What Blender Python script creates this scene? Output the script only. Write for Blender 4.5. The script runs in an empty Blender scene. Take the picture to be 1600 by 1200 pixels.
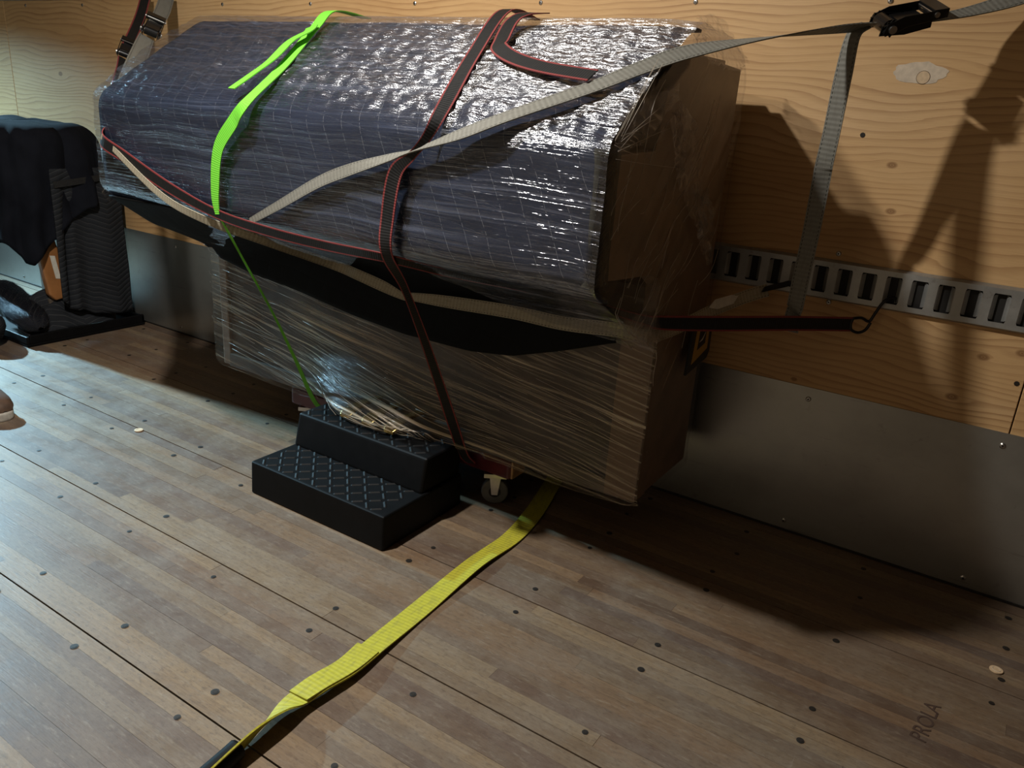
import bpy, bmesh, math, random
from mathutils import Vector, Matrix, noise
random.seed(7)
sc = bpy.context.scene
COL = sc.collection

# ------------------------------------------------------------------ camera
W_, P_, R_, F_ = .5579, .3412, .0703, 1235.13
fw = Vector((-math.sin(W_)*math.cos(P_), math.cos(W_)*math.cos(P_), -math.sin(P_)))
rt = Vector((math.cos(W_), math.sin(W_), 0)); up = rt.cross(fw)
rt2 = rt*math.cos(R_)+up*math.sin(R_); up2 = up*math.cos(R_)-rt*math.sin(R_)
cd = bpy.data.cameras.new('camera'); cam = bpy.data.objects.new('camera', cd); COL.objects.link(cam)
cam.matrix_world = Matrix(((rt2.x, up2.x, -fw.x, .70004), (rt2.y, up2.y, -fw.y, -1.96542), (rt2.z, up2.z, -fw.z, 1.01197), (0, 0, 0, 1)))
cd.sensor_width = 36; cd.sensor_fit = 'HORIZONTAL'; cd.lens = F_/1600*36; cd.clip_start = .02
sc.camera = cam
# ------------------------------------------------------------------ world, exposure, lamps
wd = bpy.data.worlds.new('world'); sc.world = wd; wd.use_nodes = True
wd.node_tree.nodes['Background'].inputs[0].default_value = (.010, .012, .016, 1)
wd.node_tree.nodes['Background'].inputs[1].default_value = 1
sc.view_settings.view_transform = 'Standard'; sc.view_settings.look = 'None'
sc.view_settings.exposure = 0.0; sc.view_settings.gamma = 1; sc.view_settings.use_curve_mapping = False
L1 = Vector((-.72, -1.35, 2.05)); L2 = Vector((-5.0, -.64, 1.86))
def area(name, loc, to, size, power, col):
    d = bpy.data.lights.new(name, 'AREA'); d.shape = 'DISK'; d.size = size; d.energy = power; d.color = col
    o = bpy.data.objects.new(name, d); COL.objects.link(o); o.location = loc
    o.rotation_euler = (Vector(to)-Vector(loc)).to_track_quat('-Z', 'Y').to_euler(); return o
area('ceiling_lamp_light', L1, L1+Vector((0, 0, -1)), .075, 47, (1, .955, .88))
area('work_lamp_light', L2, (-2.95, -.76, .15), .10, 56, (.42, .78, 1)).data.spread = math.radians(55)   # hooded lamp

# ------------------------------------------------------------------ node helpers
MATS = {}
class N:
    def __init__(s, name):
        s.m = bpy.data.materials.new(name); s.m.use_nodes = True; s.t = s.m.node_tree; s.t.nodes.clear(); MATS[name] = s.m
        s.out = s.n('ShaderNodeOutputMaterial')
    def n(s, ty, ins=None, **kw):
        nd = s.t.nodes.new(ty)
        for k, v in kw.items(): setattr(nd, k, v)
        if ins:
            for k, v in ins.items(): s.set(nd.inputs[k], v)
        return nd
    def set(s, sock, v):
        if isinstance(v, bpy.types.NodeSocket): s.t.links.new(v, sock)
        elif isinstance(v, bpy.types.Node): s.t.links.new(v.outputs[0], sock)
        elif isinstance(v, (tuple, list)) and sock.type == 'RGBA' and len(v) == 3: sock.default_value = (*v, 1)
        else: sock.default_value = v
    def pos(s): return s.n('ShaderNodeNewGeometry').outputs['Position']
    def uv(s): return s.n('ShaderNodeTexCoord').outputs['UV']
    def objc(s): return s.n('ShaderNodeTexCoord').outputs['Object']
    def rnd(s): return s.n('ShaderNodeObjectInfo').outputs['Random']
    def map(s, vec, scale=(1, 1, 1), loc=(0, 0, 0), rot=(0, 0, 0)):
        return s.n('ShaderNodeMapping', {'Vector': vec, 'Location': loc, 'Rotation': rot, 'Scale': scale}).outputs[0]
    def noise(s, vec, scale=5, detail=3, rough=.55, dist=0):
        return s.n('ShaderNodeTexNoise', {'Vector': vec, 'Scale': scale, 'Detail': detail, 'Roughness': rough, 'Distortion': dist}).outputs['Fac']
    def wave(s, vec, scale=5, dist=0, detail=2, dscale=1, dirn='X', prof='SIN'):
        return s.n('ShaderNodeTexWave', {'Vector': vec, 'Scale': scale, 'Distortion': dist, 'Detail': detail, 'Detail Scale': dscale}, bands_direction=dirn, wave_profile=prof).outputs['Fac']
    def ramp(s, fac, stops, interp='LINEAR'):
        nd = s.n('ShaderNodeValToRGB', {'Fac': fac}); cr = nd.color_ramp; cr.interpolation = interp
        while len(cr.elements) < len(stops): cr.elements.new(.5)
        for e, (p, c) in zip(cr.elements, stops):
            e.position = p; e.color = (*c, 1) if isinstance(c, (tuple, list)) else (c, c, c, 1)
        return nd.outputs['Color']
    def math(s, op, a, b=0., c=0., clamp=False):
        nd = s.n('ShaderNodeMath', operation=op, use_clamp=clamp)
        for i, v in enumerate((a, b, c)): s.set(nd.inputs[i], v)
        return nd.outputs[0]
    def mix(s, f, a, b, mode='MIX'):
        nd = s.n('ShaderNodeMix', data_type='RGBA', blend_type=mode)
        s.set(nd.inputs[0], f); s.set(nd.inputs[6], a); s.set(nd.inputs[7], b); return nd.outputs[2]
    def bump(s, h, strength=.3, dist=.01):
        return s.n('ShaderNodeBump', {'Height': h, 'Strength': strength, 'Distance': dist}).outputs[0]
    def sep(s, vec): return s.n('ShaderNodeSeparateXYZ', {'Vector': vec}).outputs
    def comb(s, x, y, z): return s.n('ShaderNodeCombineXYZ', {'X': x, 'Y': y, 'Z': z}).outputs[0]
    def pbr(s, color, rough=.5, metal=0., normal=None, spec=.5, **kw):
        ins = {'Base Color': color, 'Roughness': rough, 'Metallic': metal, 'Specular IOR Level': spec}
        if normal is not None: ins['Normal'] = normal
        ins.update(kw)
        b = s.n('ShaderNodeBsdfPrincipled', ins); s.t.links.new(b.outputs[0], s.out.inputs[0]); return s.m
def flat(name, col, rough=.5, metal=0., spec=.5, nz=0, nscale=40, bump=0.):
    k = N(name); p = k.objc(); c = col; nr = None
    if nz:
        f = k.noise(p, nscale, 4)
        c = k.ramp(f, [(.3, tuple(v*(1-nz) for v in col)), (.7, tuple(min(1, v*(1+nz)) for v in col))])
    if bump: nr = k.bump(k.noise(p, nscale*2, 4), bump, .004)
    return k.pbr(c, rough, metal, nr, spec)

# ------------------------------------------------------------------ materials
def m_strip():
    k = N('floor_strip'); p = k.pos(); r = k.rnd()
    base = k.ramp(r, [(0, (0.081, 0.051, 0.038)), (.16, (0.189, 0.134, 0.081)), (.34, (0.119, 0.077, 0.056)), (.5, (0.229, 0.165, 0.099)), (.64, (0.097, 0.067, 0.053)), (.8, (0.176, 0.113, 0.069)), (1, (0.251, 0.176, 0.101))])
    off = k.comb(k.math('MULTIPLY', r, 7.), k.math('MULTIPLY', r, 3.), 0.)
    pv = k.n('ShaderNodeVectorMath', {0: p, 1: off}, operation='ADD').outputs[0]
    g = k.noise(k.map(pv, (4, 70, 1)), 1.0, 5, .65)
    g2 = k.noise(k.map(pv, (12, 320, 1)), 1.0, 3, .6)
    c = k.mix(k.ramp(g, [(.35, 0), (.7, 1)]), base, k.mix(.5, base, (.10, .065, .042)), 'MIX')
    c = k.mix(k.ramp(g2, [(.45, 0), (.75, .4)]), c, (.12, .08, .055))
    w = k.noise(p, 9, 6, .7)                                   # grey scuffing worn into the boards
    c = k.mix(k.ramp(w, [(.42, 0), (.72, .42)]), c, (.205, .172, .135))
    sx = k.noise(k.map(p, (30, 3.0, 1), rot=(0, 0, .5)), 1.0, 6, .75)
    c = k.mix(k.ramp(sx, [(.66, 0), (.74, .35)]), c, (.34, .29, .23))
    fw_ = k.noise(k.map(p, (60, 150, 1)), 1.0, 6, .75)               # fine worn speckle
    c = k.mix(k.ramp(fw_, [(.50, 0), (.66, .55)]), c, (.075, .050, .036))
    fw2 = k.noise(k.map(p, (26, 110, 1), loc=(3, 1, 0)), 1.0, 6, .75)
    c = k.mix(k.ramp(fw2, [(.54, 0), (.70, .50)]), c, (.27, .225, .17))
    st = k.noise(p, 2.3, 4, .6)
    c = k.mix(k.ramp(st, [(.55, 0), (.8, .5)]), c, (.13, .085, .055))
    ro = k.ramp(w, [(.3, .40), (.7, .62)])
    nb = k.bump(k.math('ADD', k.math('ADD', g2, fw_), k.math('MULTIPLY', w, .6)), .16, .002)
    k.pbr(c, ro, 0, nb, .42)
m_strip()
flat('floor_dark', (.018, .012, .008), .9)
flat('plank_under', (.2, .14, .09), .6)
flat('screw_dark', (.012, .010, .008), .6)
flat('screw_steel', (.035, .030, .026), .5, .5)
def m_ply(name, knots, seed, tint=1.):
    k = N(name); p = k.pos(); X, Y, Z = k.sep(p)[0], k.sep(p)[1], k.sep(p)[2]
    big = k.noise(k.map(p, (.9, 1, 2.6), loc=(seed, 0, seed)), 1.6, 2, .5)
    zz = k.math('ADD', Z, k.math('MULTIPLY', k.math('SUBTRACT', big, .5), .17))
    core = None; ring = None
    for (kx, kz, kr) in knots:
        dx = k.math('MULTIPLY', k.math('SUBTRACT', X, kx), .62); dz = k.math('SUBTRACT', Z, kz)
        d2 = k.math('ADD', k.math('MULTIPLY', dx, dx), k.math('MULTIPLY', dz, dz))
        e = k.math('EXPONENT', k.math('MULTIPLY', d2, -1/(kr*3.2)**2))
        sg = k.math('DIVIDE', dz, k.math('SQRT', k.math('ADD', k.math('MULTIPLY', dz, dz), kr*kr*.6)))
        zz = k.math('SUBTRACT', zz, k.math('MULTIPLY', k.math('MULTIPLY', e, sg), kr*1.3))
        d = k.math('SQRT', d2); cc = k.math('SUBTRACT', 1.0, k.math('DIVIDE', d, kr*.75), clamp=True)
        core = cc if core is None else k.math('MAXIMUM', core, cc)
    jit = k.noise(k.map(p, (3, 1, 30)), 1.5, 3, .6)
    zz = k.math('ADD', zz, k.math('MULTIPLY', jit, .012))
    ln = k.wave(k.comb(0., 0., zz), 17.5, 0, 0, 1, 'Z', 'SAW')
    lines = k.ramp(ln, [(0, 0), (.5, .05), (.86, .75), (.95, 1), (1, 0)])
    var = k.noise(k.map(p, (1.3, 1, 9), loc=(seed*3, 0, 0)), 1.4, 3, .6)
    str_ = k.ramp(var, [(.32, .12), (.68, .9)])
    fib = k.noise(k.map(p, (14, 1, 420)), 1, 2, .6)
    c = k.ramp(k.noise(k.map(p, (.8, 1, 3), loc=(0, 0, seed)), 1.7, 4, .6), [(.3, (.53*tint, .312*tint, .138)), (.52, (.62*tint, .395*tint, .187)), (.75, (.66*tint, .44*tint, .232))])
    c = k.mix(k.math('MULTIPLY', k.math('MULTIPLY', lines, str_), .78), c, (.26, .118, .042))
    c = k.mix(k.ramp(fib, [(.5, 0), (.8, .28)]), c, (.34, .18, .07))
    if core is not None:
        c = k.mix(k.ramp(core, [(0, 0), (.35, .55), (.6, .75), (.75, .45), (1, .95)]), c, (.16, .065, .02))
    nb = k.bump(k.math('ADD', lines, k.math('MULTIPLY', fib, .8)), .16, .0015)
    k.pbr(c, .58, 0, nb, .35)
m_ply('plywood', [(.416, .938, .011), (.434, .84, .011), (.644, .453, .013), (.683, .556, .012), (.751, .58, .012), (.436, 1.12, .02), (.16, .66, .01), (.30, .41, .008), (-2.9, 1.0, .015), (-2.45, .98, .012)], 2.)
m_ply('plywood_pale', [(1.2, .7, .02), (-3.6, .9, .015)], 5.3, 1.02)
flat('ply_edge', (.13, .08, .045), .8)
flat('filler', (.60, .50, .38), .7, nz=.15, nscale=60)
flat('plug_wood', (.62, .46, .29), .6, nz=.12, nscale=120)
def m_kick():
    k = N('kick_metal'); p = k.pos()
    a = k.noise(k.map(p, (1.2, 1, 1.6)), 2.2, 5, .6); b = k.noise(k.map(p, (2, 1, 160)), 1, 3, .6)
    c = k.ramp(a, [(.3, (.30, .30, .28)), (.55, (.40, .40, .375)), (.8, (.33, .32, .295))])
    sc1 = k.noise(k.map(p, (3, 1, 60), rot=(0, .25, 0)), 1.3, 5, .7)
    c = k.mix(k.ramp(sc1, [(.62, 0), (.72, .5)]), c, (.12, .115, .10))
    c = k.mix(k.ramp(k.noise(p, 16, 5, .7), [(.62, 0), (.75, .45)]), c, (.17, .16, .14))
    k.pbr(c, k.ramp(a, [(.3, .27), (.7, .38)]), .8, k.bump(b, .06, .001))
m_kick()
def m_rail():
    k = N('rail_metal'); p = k.objc()
    a = k.noise(p, 14, 5, .65)
    c = k.ramp(a, [(.3, (.32, .325, .32)), (.7, (.44, .445, .43))])
    c = k.mix(k.ramp(k.noise(p, 40, 4, .7), [(.60, 0), (.75, .5)]), c, (.17, .14, .11))
    k.pbr(c, k.ramp(a, [(.3, .38), (.7, .52)]), .7, k.bump(k.noise(p, 90, 3), .05, .001))
m_rail()
flat('slot_shade', (.012, .011, .010), .8)
flat('steel', (.55, .54, .52), .3, 1., nz=.15)
flat('black_metal', (.012, .012, .013), .28, .4, .6)
flat('black_plastic', (.003, .003, .0034), .55, 0, .16, nz=.3, nscale=30)
flat('dark_panel', (.30, .24, .175), .8, nz=.1, nscale=3)
flat('white_paint', (.5, .5, .48), .6, nz=.06, nscale=3)
flat('wood_orange', (.32, .135, .045), .45, nz=.25, nscale=12)
flat('paper', (.62, .58, .50), .8, nz=.12, nscale=60)
flat('tread_grey', (.009, .0095, .0105), .62, 0, .2)
flat('white_label', (.75, .76, .76), .6)
flat('print_black', (.012, .012, .012), .6)
flat('amber_print', (.45, .26, .04), .6)
flat('brass', (.78, .56, .20), .22, 1.)
flat('maroon', (.085, .012, .016), .35, 0, .5, nz=.3, nscale=30)
flat('raw_wood', (.30, .17, .08), .7, nz=.3, nscale=50)
flat('wheel_rubber', (.085, .085, .08), .45, nz=.2)
flat('floor_ink', (.06, .035, .025), .8)
def m_body(name, c0, c1):
    k = N(name); p = k.pos()
    a = k.noise(k.map(p, (2, 2, 2.5)), 3.0, 5, .6)
    k.pbr(k.ramp(a, [(.3, c0), (.7, c1)]), .5, 0, None, .4)
m_body('case_wood', (.13, .080, .048), (.26, .168, .104))
m_body('case_dark', (.052, .040, .032), (.120, .094, .072))
m_body('cardboard', (.150, .098, .062), (.21, .14, .09))
def m_quilt(name, base, thr, per, slant, lit, zig=False):
    k = N(name); uv = k.uv(); U, V = k.sep(uv)[0], k.sep(uv)[1]
    wob = k.math('MULTIPLY', k.noise(k.map(uv, (1, 1, 1)), 6, 2), .02)
    def line(a, b, pr, w, wb=1.):
        t = k.math('ADD', k.math('ADD', k.math('MULTIPLY', U, a), k.math('MULTIPLY', V, b)), k.math('MULTIPLY', wob, wb))
        f = k.math('FRACT', k.math('DIVIDE', t, pr)); d = k.math('ABSOLUTE', k.math('SUBTRACT', f, .5))
        return k.math('SUBTRACT', .5, d), k.math('LESS_THAN', k.math('SUBTRACT', .5, d), w)
    if zig:
        tri = k.math('PINGPONG', U, per*1.1)
        t = k.math('ADD', k.math('ADD', V, k.math('MULTIPLY', tri, .45)), k.math('MULTIPLY', wob, .6))
        f = k.math('FRACT', k.math('DIVIDE', t, thr)); d1 = k.math('SUBTRACT', .5, k.math('ABSOLUTE', k.math('SUBTRACT', f, .5)))
        l = k.math('LESS_THAN', d1, .06); puff = d1
    else:
        d1, l1 = line(1, slant, per, .010); d2, l2 = line(-.16, 1, per*1.15, .007)
        dash = k.math('GREATER_THAN', k.noise(k.map(uv, (160, 160, 1)), 1, 1), .47)
        l = k.math('MULTIPLY', k.math('MAXIMUM', l1, k.math('MULTIPLY', l2, .35)), dash); puff = k.math('MINIMUM', d1, d2)
    fz = k.noise(k.map(uv, (1, 1, 1)), 240, 3, .7)
    bs = k.ramp(k.noise(uv, 7, 4), [(.3, tuple(v*.75 for v in base)), (.7, tuple(v*1.3 for v in base))])
    c = k.mix(l, bs, lit)
    nb = k.bump(k.math('ADD', k.math('POWER', puff, .5), k.math('MULTIPLY', fz, .15)), .55 if zig else .22, .006)
    k.pbr(c, .85, 0, nb, .2)
m_quilt('quilt_navy', (.010, .017, .038), .03, .050, -.45, (.15, .16, .18))
m_quilt('quilt_black', (.0025, .0025, .003), .03, .058, .42, (.006, .006, .006))
m_quilt('quilt_grey', (.016, .018, .022), .020, .12, 0, (.045, .047, .050), zig=True)
flat('felt_navy', (.009, .010, .014), .95, 0, .05, nz=.3, nscale=9, bump=.25)
flat('felt_olive', (.022, .022, .016), .8, 0, .3, nz=.4, nscale=14, bump=.3)
def m_film(name, dirs, haze, hazec, lo=.06, hi=.5, rough=.13, bstr=.55, sp=0., frk=.20, thr=.0):
    """clear stretch film: see-through, glossy, wrinkled in long streaks"""
    k = N(name); uv = k.uv()
    wv = k.n('ShaderNodeVectorMath', {0: uv, 1: k.n('ShaderNodeVectorMath', {0: k.n('ShaderNodeTexNoise', {'Vector': uv, 'Scale': 2.2, 'Detail': 2}).outputs['Color'], 'Scale': .035}, operation='SCALE').outputs[0]}, operation='ADD').outputs[0]
    s1 = k.noise(k.map(k.map(wv, rot=(0, 0, dirs[0])), (.9, 85, 1)), 1, 4, .62)
    s2 = k.noise(k.map(k.map(wv, rot=(0, 0, dirs[1])), (3, 230, 1)), 1, 3, .6)
    cr = k.noise(k.map(wv, (16, 75, 1)), 1, 4, .62, .5)
    fine = k.n('ShaderNodeTexVoronoi', {'Vector': k.map(wv, (32, 105, 1)), 'Scale': 1.0, 'Randomness': 1.0}, feature='F1').outputs['Distance']
    patch = k.ramp(k.noise(k.map(uv, (1.6, 4, 1)), 1.4, 2), [(.36, .12), (.66, 1)])
    if sp > .2:                                                 # loose crinkled zone between ridge and keyboard edge
        V = k.sep(uv)[1]; z = k.math('ADD', k.ramp(V, [(.10, .5), (.30, 1), (.62, 1), (.74, .06), (1, .04)]), 0.)
        cw, fwt = k.math('MULTIPLY_ADD', z, .75, .03), k.math('MULTIPLY_ADD', z, .42, .01); lo = k.math('MULTIPLY_ADD', z, .15, lo); rough = k.math('MULTIPLY_ADD', z, .12, .13); s1h, s2h = k.math('MULTIPLY_ADD', z, .45, .60), k.math('MULTIPLY_ADD', z, .20, .14)
    else: cw, fwt, s1h, s2h = .35+sp, .10+sp*.35, 1.2, .45
    h = k.math('ADD', k.math('MULTIPLY', s1, s1h), k.math('ADD', k.math('MULTIPLY', s2, s2h), k.math('ADD', k.math('MULTIPLY', cr, cw), k.math('MULTIPLY', fine, fwt))))
    nb = k.bump(h, bstr, .012)
    st = k.math('MAXIMUM', k.ramp(s1, [(.52+thr, 0), (.66+thr, 1)]), k.math('MULTIPLY', k.ramp(s2, [(.54+thr, 0), (.68+thr, 1)]), .8))
    st = k.math('MULTIPLY', st, patch)
    tr = k.n('ShaderNodeBsdfTransparent', {'Color': (.93, .93, .94)})
    df = k.n('ShaderNodeBsdfDiffuse', {'Color': hazec, 'Normal': nb})
    gl = k.n('ShaderNodeBsdfGlossy', {'Color': (.95, .96, 1), 'Roughness': rough, 'Normal': nb})
    a = k.n('ShaderNodeMixShader', {0: k.math('MULTIPLY', k.math('ADD', st, .02), haze), 1: tr.outputs[0], 2: df.outputs[0]})
    fr = k.n('ShaderNodeLayerWeight', {'Blend': .28, 'Normal': nb}).outputs['Fresnel']
    gf = k.math('ADD', lo, k.math('ADD', k.math('MULTIPLY', fr, frk), k.math('MULTIPLY', st, hi*.35)), clamp=True)
    b = k.n('ShaderNodeMixShader', {0: gf, 1: a.outputs[0], 2: gl.outputs[0]})
    k.t.links.new(b.outputs[0], k.out.inputs[0])
m_film('film_top', (.02, -.03), .17, (.33, .43, .70), .040, .42, .2, .75, .5)
m_film('film_low', (-.11, -.18), .95, (.74, .62, .46), .004, .14, .22, .45, .0, .02, .005)
m_film('film_side', (-.9, -.7), .34, (.85, .70, .54), .012, .4, .16, .4, .1, .08, .09)
m_film('film_bundle', (.7, .2), .10, (.5, .5, .5), .008, .12, .3, .9, .1)
m_film('film_crumple', (.7, .2), .8, (.75, .60, .46), .06, .5, .25, .8, .15)
def m_web(name, col, edge=None, rib=330, dirt=(.05, .05, .04), dirtamt=.3, stitch=None):
    k = N(name); uv = k.uv(); U, V = k.sep(uv)[0], k.sep(uv)[1]
    w = k.math('SINE', k.math('MULTIPLY', V, rib*6.2832/2)); w = k.math('MULTIPLY_ADD', w, .5, .5)
    d = k.noise(k.map(uv, (2, 9, 1)), 3, 4, .65)
    c = k.mix(k.math('MULTIPLY', w, .35), col, tuple(v*.55 for v in col))
    c = k.mix(k.ramp(d, [(.48, 0), (.75, dirtamt)]), c, dirt)
    au = k.math('ABSOLUTE', k.math('SUBTRACT', U, .5))
    if edge: c = k.mix(k.math('GREATER_THAN', au, .385), c, edge)
    if stitch:
        f = k.math('FRACT', k.math('MULTIPLY', V, 120)); m = k.math('MULTIPLY', k.math('LESS_THAN', k.math('ABSOLUTE', k.math('SUBTRACT', au, .40)), .022), k.math('LESS_THAN', f, .55))
        c = k.mix(m, c, stitch)
    k.pbr(c, .62, 0, k.bump(w, .35, .0012), .35)
m_web('web_green', (.17, .62, .045), dirtamt=.0, rib=400)
m_web('web_redblack', (.007, .007, .008), (.21, .036, .036), dirtamt=.1, rib=360)
m_web('web_grey', (.20, .197, .172), None, 200, (.12, .11, .09), .6, (.035, .035, .03))
m_web('web_yellow', (.46, .43, .035), None, 210, (.16, .15, .05), .6)
m_web('web_grey_lifted', (.40, .36, .27), None, 200, (.2, .17, .12), .5, (.06, .05, .04))  # grey webbing with its colour lightened to offset shade below the keyboard
m_web('web_black', (.012, .012, .013))
flat('shoe_brown', (.09, .05, .03), .7, nz=.3); flat('shoe_white', (.45, .42, .37), .6, nz=.2); flat('lace', (.5, .47, .42), .8)
def m_emit(name, col, s):
    k = N(name); e = k.n('ShaderNodeEmission', {'Color': col, 'Strength': s}); k.t.links.new(e.outputs[0], k.out.inputs[0])
m_emit('lamp_warm', (1, .93, .82), 12); m_emit('lamp_cool', (.72, .9, 1), 12)

# ------------------------------------------------------------------ mesh helpers
def finish(name, me, mats, parent=None, smooth=False):
    for m in ([mats] if isinstance(mats, str) else mats): me.materials.append(MATS[m])
    if smooth:
        for p in me.polygons: p.use_smooth = True
    o = bpy.data.objects.new(name, me); COL.objects.link(o)
    if parent is not None: o.parent = parent
    return o
def tag(o, label=None, cat=None, group=None, kind=None):
    if label: o['label'] = label
    if cat: o['category'] = cat
    if group: o['group'] = group
    if kind: o['kind'] = kind
    return o
def empty(name, loc=(0, 0, 0)):
    o = bpy.data.objects.new(name, None); o.empty_display_size = .05; COL.objects.link(o); o.location = loc; return o
class MB:
    def __init__(s): s.v = []; s.f = []; s.m = []
    def add(s, vs, fs, mi=0):
        b = len(s.v); s.v += [tuple(v) for v in vs]; s.f += [tuple(i+b for i in f) for f in fs]; s.m += [mi]*len(fs); return s
    def box(s, lo, hi, mi=0, M=None):
        x0, y0, z0 = lo; x1, y1, z1 = hi
        vs = [Vector(v) for v in ((x0, y0, z0), (x1, y0, z0), (x1, y1, z0), (x0, y1, z0), (x0, y0, z1), (x1, y0, z1), (x1, y1, z1), (x0, y1, z1))]
        if M is not None: vs = [M @ v for v in vs]
        return s.add(vs, [(0, 3, 2, 1), (4, 5, 6, 7), (0, 1, 5, 4), (1, 2, 6, 5), (2, 3, 7, 6), (3, 0, 4, 7)], mi)
    def prism(s, poly, d, mi=0, M=None):
        """poly: list of 3D points, d: extrusion vector"""
        d = Vector(d); a = [Vector(q) for q in poly]; n = len(a); vs = a+[q+d for q in a]
        if M is not None: vs = [M @ v for v in vs]
        fs = [tuple(range(n-1, -1, -1)), tuple(range(n, 2*n))]+[(i, (i+1) % n, n+(i+1) % n, n+i) for i in range(n)]
        return s.add(vs, fs, mi)
    def cyl(s, p0, p1, r, n=14, mi=0, r1=None, M=None):
        p0, p1 = Vector(p0), Vector(p1); ax = (p1-p0).normalized(); a = ax.orthogonal().normalized(); b = ax.cross(a); r1 = r if r1 is None else r1
        vs = [p0+(a*math.cos(t)+b*math.sin(t))*r for t in [6.28319*i/n for i in range(n)]]+[p1+(a*math.cos(t)+b*math.sin(t))*r1 for t in [6.28319*i/n for i in range(n)]]
        if M is not None: vs = [M @ v for v in vs]
        return s.add(vs, [tuple(range(n-1, -1, -1)), tuple(range(n, 2*n))]+[(i, (i+1) % n, n+(i+1) % n, n+i) for i in range(n)], mi)
    def tube(s, pts, r, n=8, mi=0, M=None, closed=False):
        pts = [Vector(q) for q in pts]; vs = []; m = len(pts); prev = None
        for i, q in enumerate(pts):
            if closed: t = (pts[(i+1) % m]-pts[i-1]).normalized()
            else: t = (pts[min(i+1, m-1)]-pts[max(i-1, 0)]).normalized()
            a = t.orthogonal().normalized() if prev is None else (prev-t*prev.dot(t)).normalized()
            prev = a; b = t.cross(a)
            vs += [q+(a*math.cos(6.28319*k/n)+b*math.sin(6.28319*k/n))*r for k in range(n)]
        if M is not None: vs = [M @ v for v in vs]
        fs = []
        for i in range(m if closed else m-1):
            j = (i+1) % m
            fs += [(i*n+k, i*n+(k+1) % n, j*n+(k+1) % n, j*n+k) for k in range(n)]
        if not closed: fs += [tuple(range(n-1, -1, -1)), tuple((m-1)*n+k for k in range(n))]
        return s.add(vs, fs, mi)
    def dome(s, c, nrm, r, h, n=12, mi=0):
        c = Vector(c); ax = Vector(nrm).normalized(); a = ax.orthogonal().normalized(); b = ax.cross(a); vs = []; rings = ((1, 0), (.9, .5), (.6, .85))
        for rr, hh in rings: vs += [c+(a*math.cos(6.28319*i/n)+b*math.sin(6.28319*i/n))*r*rr+ax*h*hh for i in range(n)]
        vs.append(c+ax*h); fs = []
        for k in range(2): fs += [(k*n+i, k*n+(i+1) % n, (k+1)*n+(i+1) % n, (k+1)*n+i) for i in range(n)]
        fs += [(2*n+i, 2*n+(i+1) % n, 3*n) for i in range(n)]
        return s.add(vs, fs, mi)
    def mesh(s, name, bevel=0., seg=2):
        me = bpy.data.meshes.new(name); me.from_pydata(s.v, [], s.f)
        me.polygons.foreach_set('material_index', s.m)
        bm = bmesh.new(); bm.from_mesh(me); bmesh.ops.recalc_face_normals(bm, faces=bm.faces)
        if bevel:
            es = [e for e in bm.edges if len(e.link_faces) == 2 and e.calc_face_angle(0) > .5]
            bmesh.ops.bevel(bm, geom=es, offset=bevel, segments=seg, affect='EDGES', profile=.6, clamp_overlap=True)
        bm.to_mesh(me); bm.free(); return me
    def build(s, name, mats, parent=None, bevel=0., smooth=False, seg=2):
        return finish(name, s.mesh(name, bevel, seg), mats, parent, smooth)
def grid(name, P, mats, parent=None, uvs=None, smooth=True, thick=0., mat_fn=None):
    """P[i][j] points -> quad sheet with uv; thick: solidify downwards along normals"""
    ni, nj = len(P), len(P[0])
    me = bpy.data.meshes.new(name)
    me.from_pydata([tuple(P[i][j]) for i in range(ni) for j in range(nj)], [], [(i*nj+j, (i+1)*nj+j, (i+1)*nj+j+1, i*nj+j+1) for i in range(ni-1) for j in range(nj-1)])
    ul = me.uv_layers.new(name='UVMap')
    for l in me.loops:
        i, j = divmod(l.vertex_index, nj); ul.data[l.index].uv = uvs[i][j] if uvs else (i/(ni-1), j/(nj-1))
    o = finish(name, me, mats, parent, smooth)
    if thick:
        md = o.modifiers.new('thickness', 'SOLIDIFY'); md.thickness = abs(thick); md.offset = -1 if thick > 0 else 1
    return o
def cr(pts, n):
    """Catmull-Rom resample through pts (tuples of any length), n samples per span"""
    out = []; m = len(pts)
    for i in range(m-1):
        p0, p1, p2, p3 = pts[max(i-1, 0)], pts[i], pts[i+1], pts[min(i+2, m-1)]
        for k in range(n):
            t = k/n
            out.append(tuple(.5*((2*b)+(-a+c)*t+(2*a-5*b+4*c-d)*t*t+(-a+3*b-3*c+d)*t**3) for a, b, c, d in zip(p0, p1, p2, p3)))
    out.append(tuple(pts[-1])); return out
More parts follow.
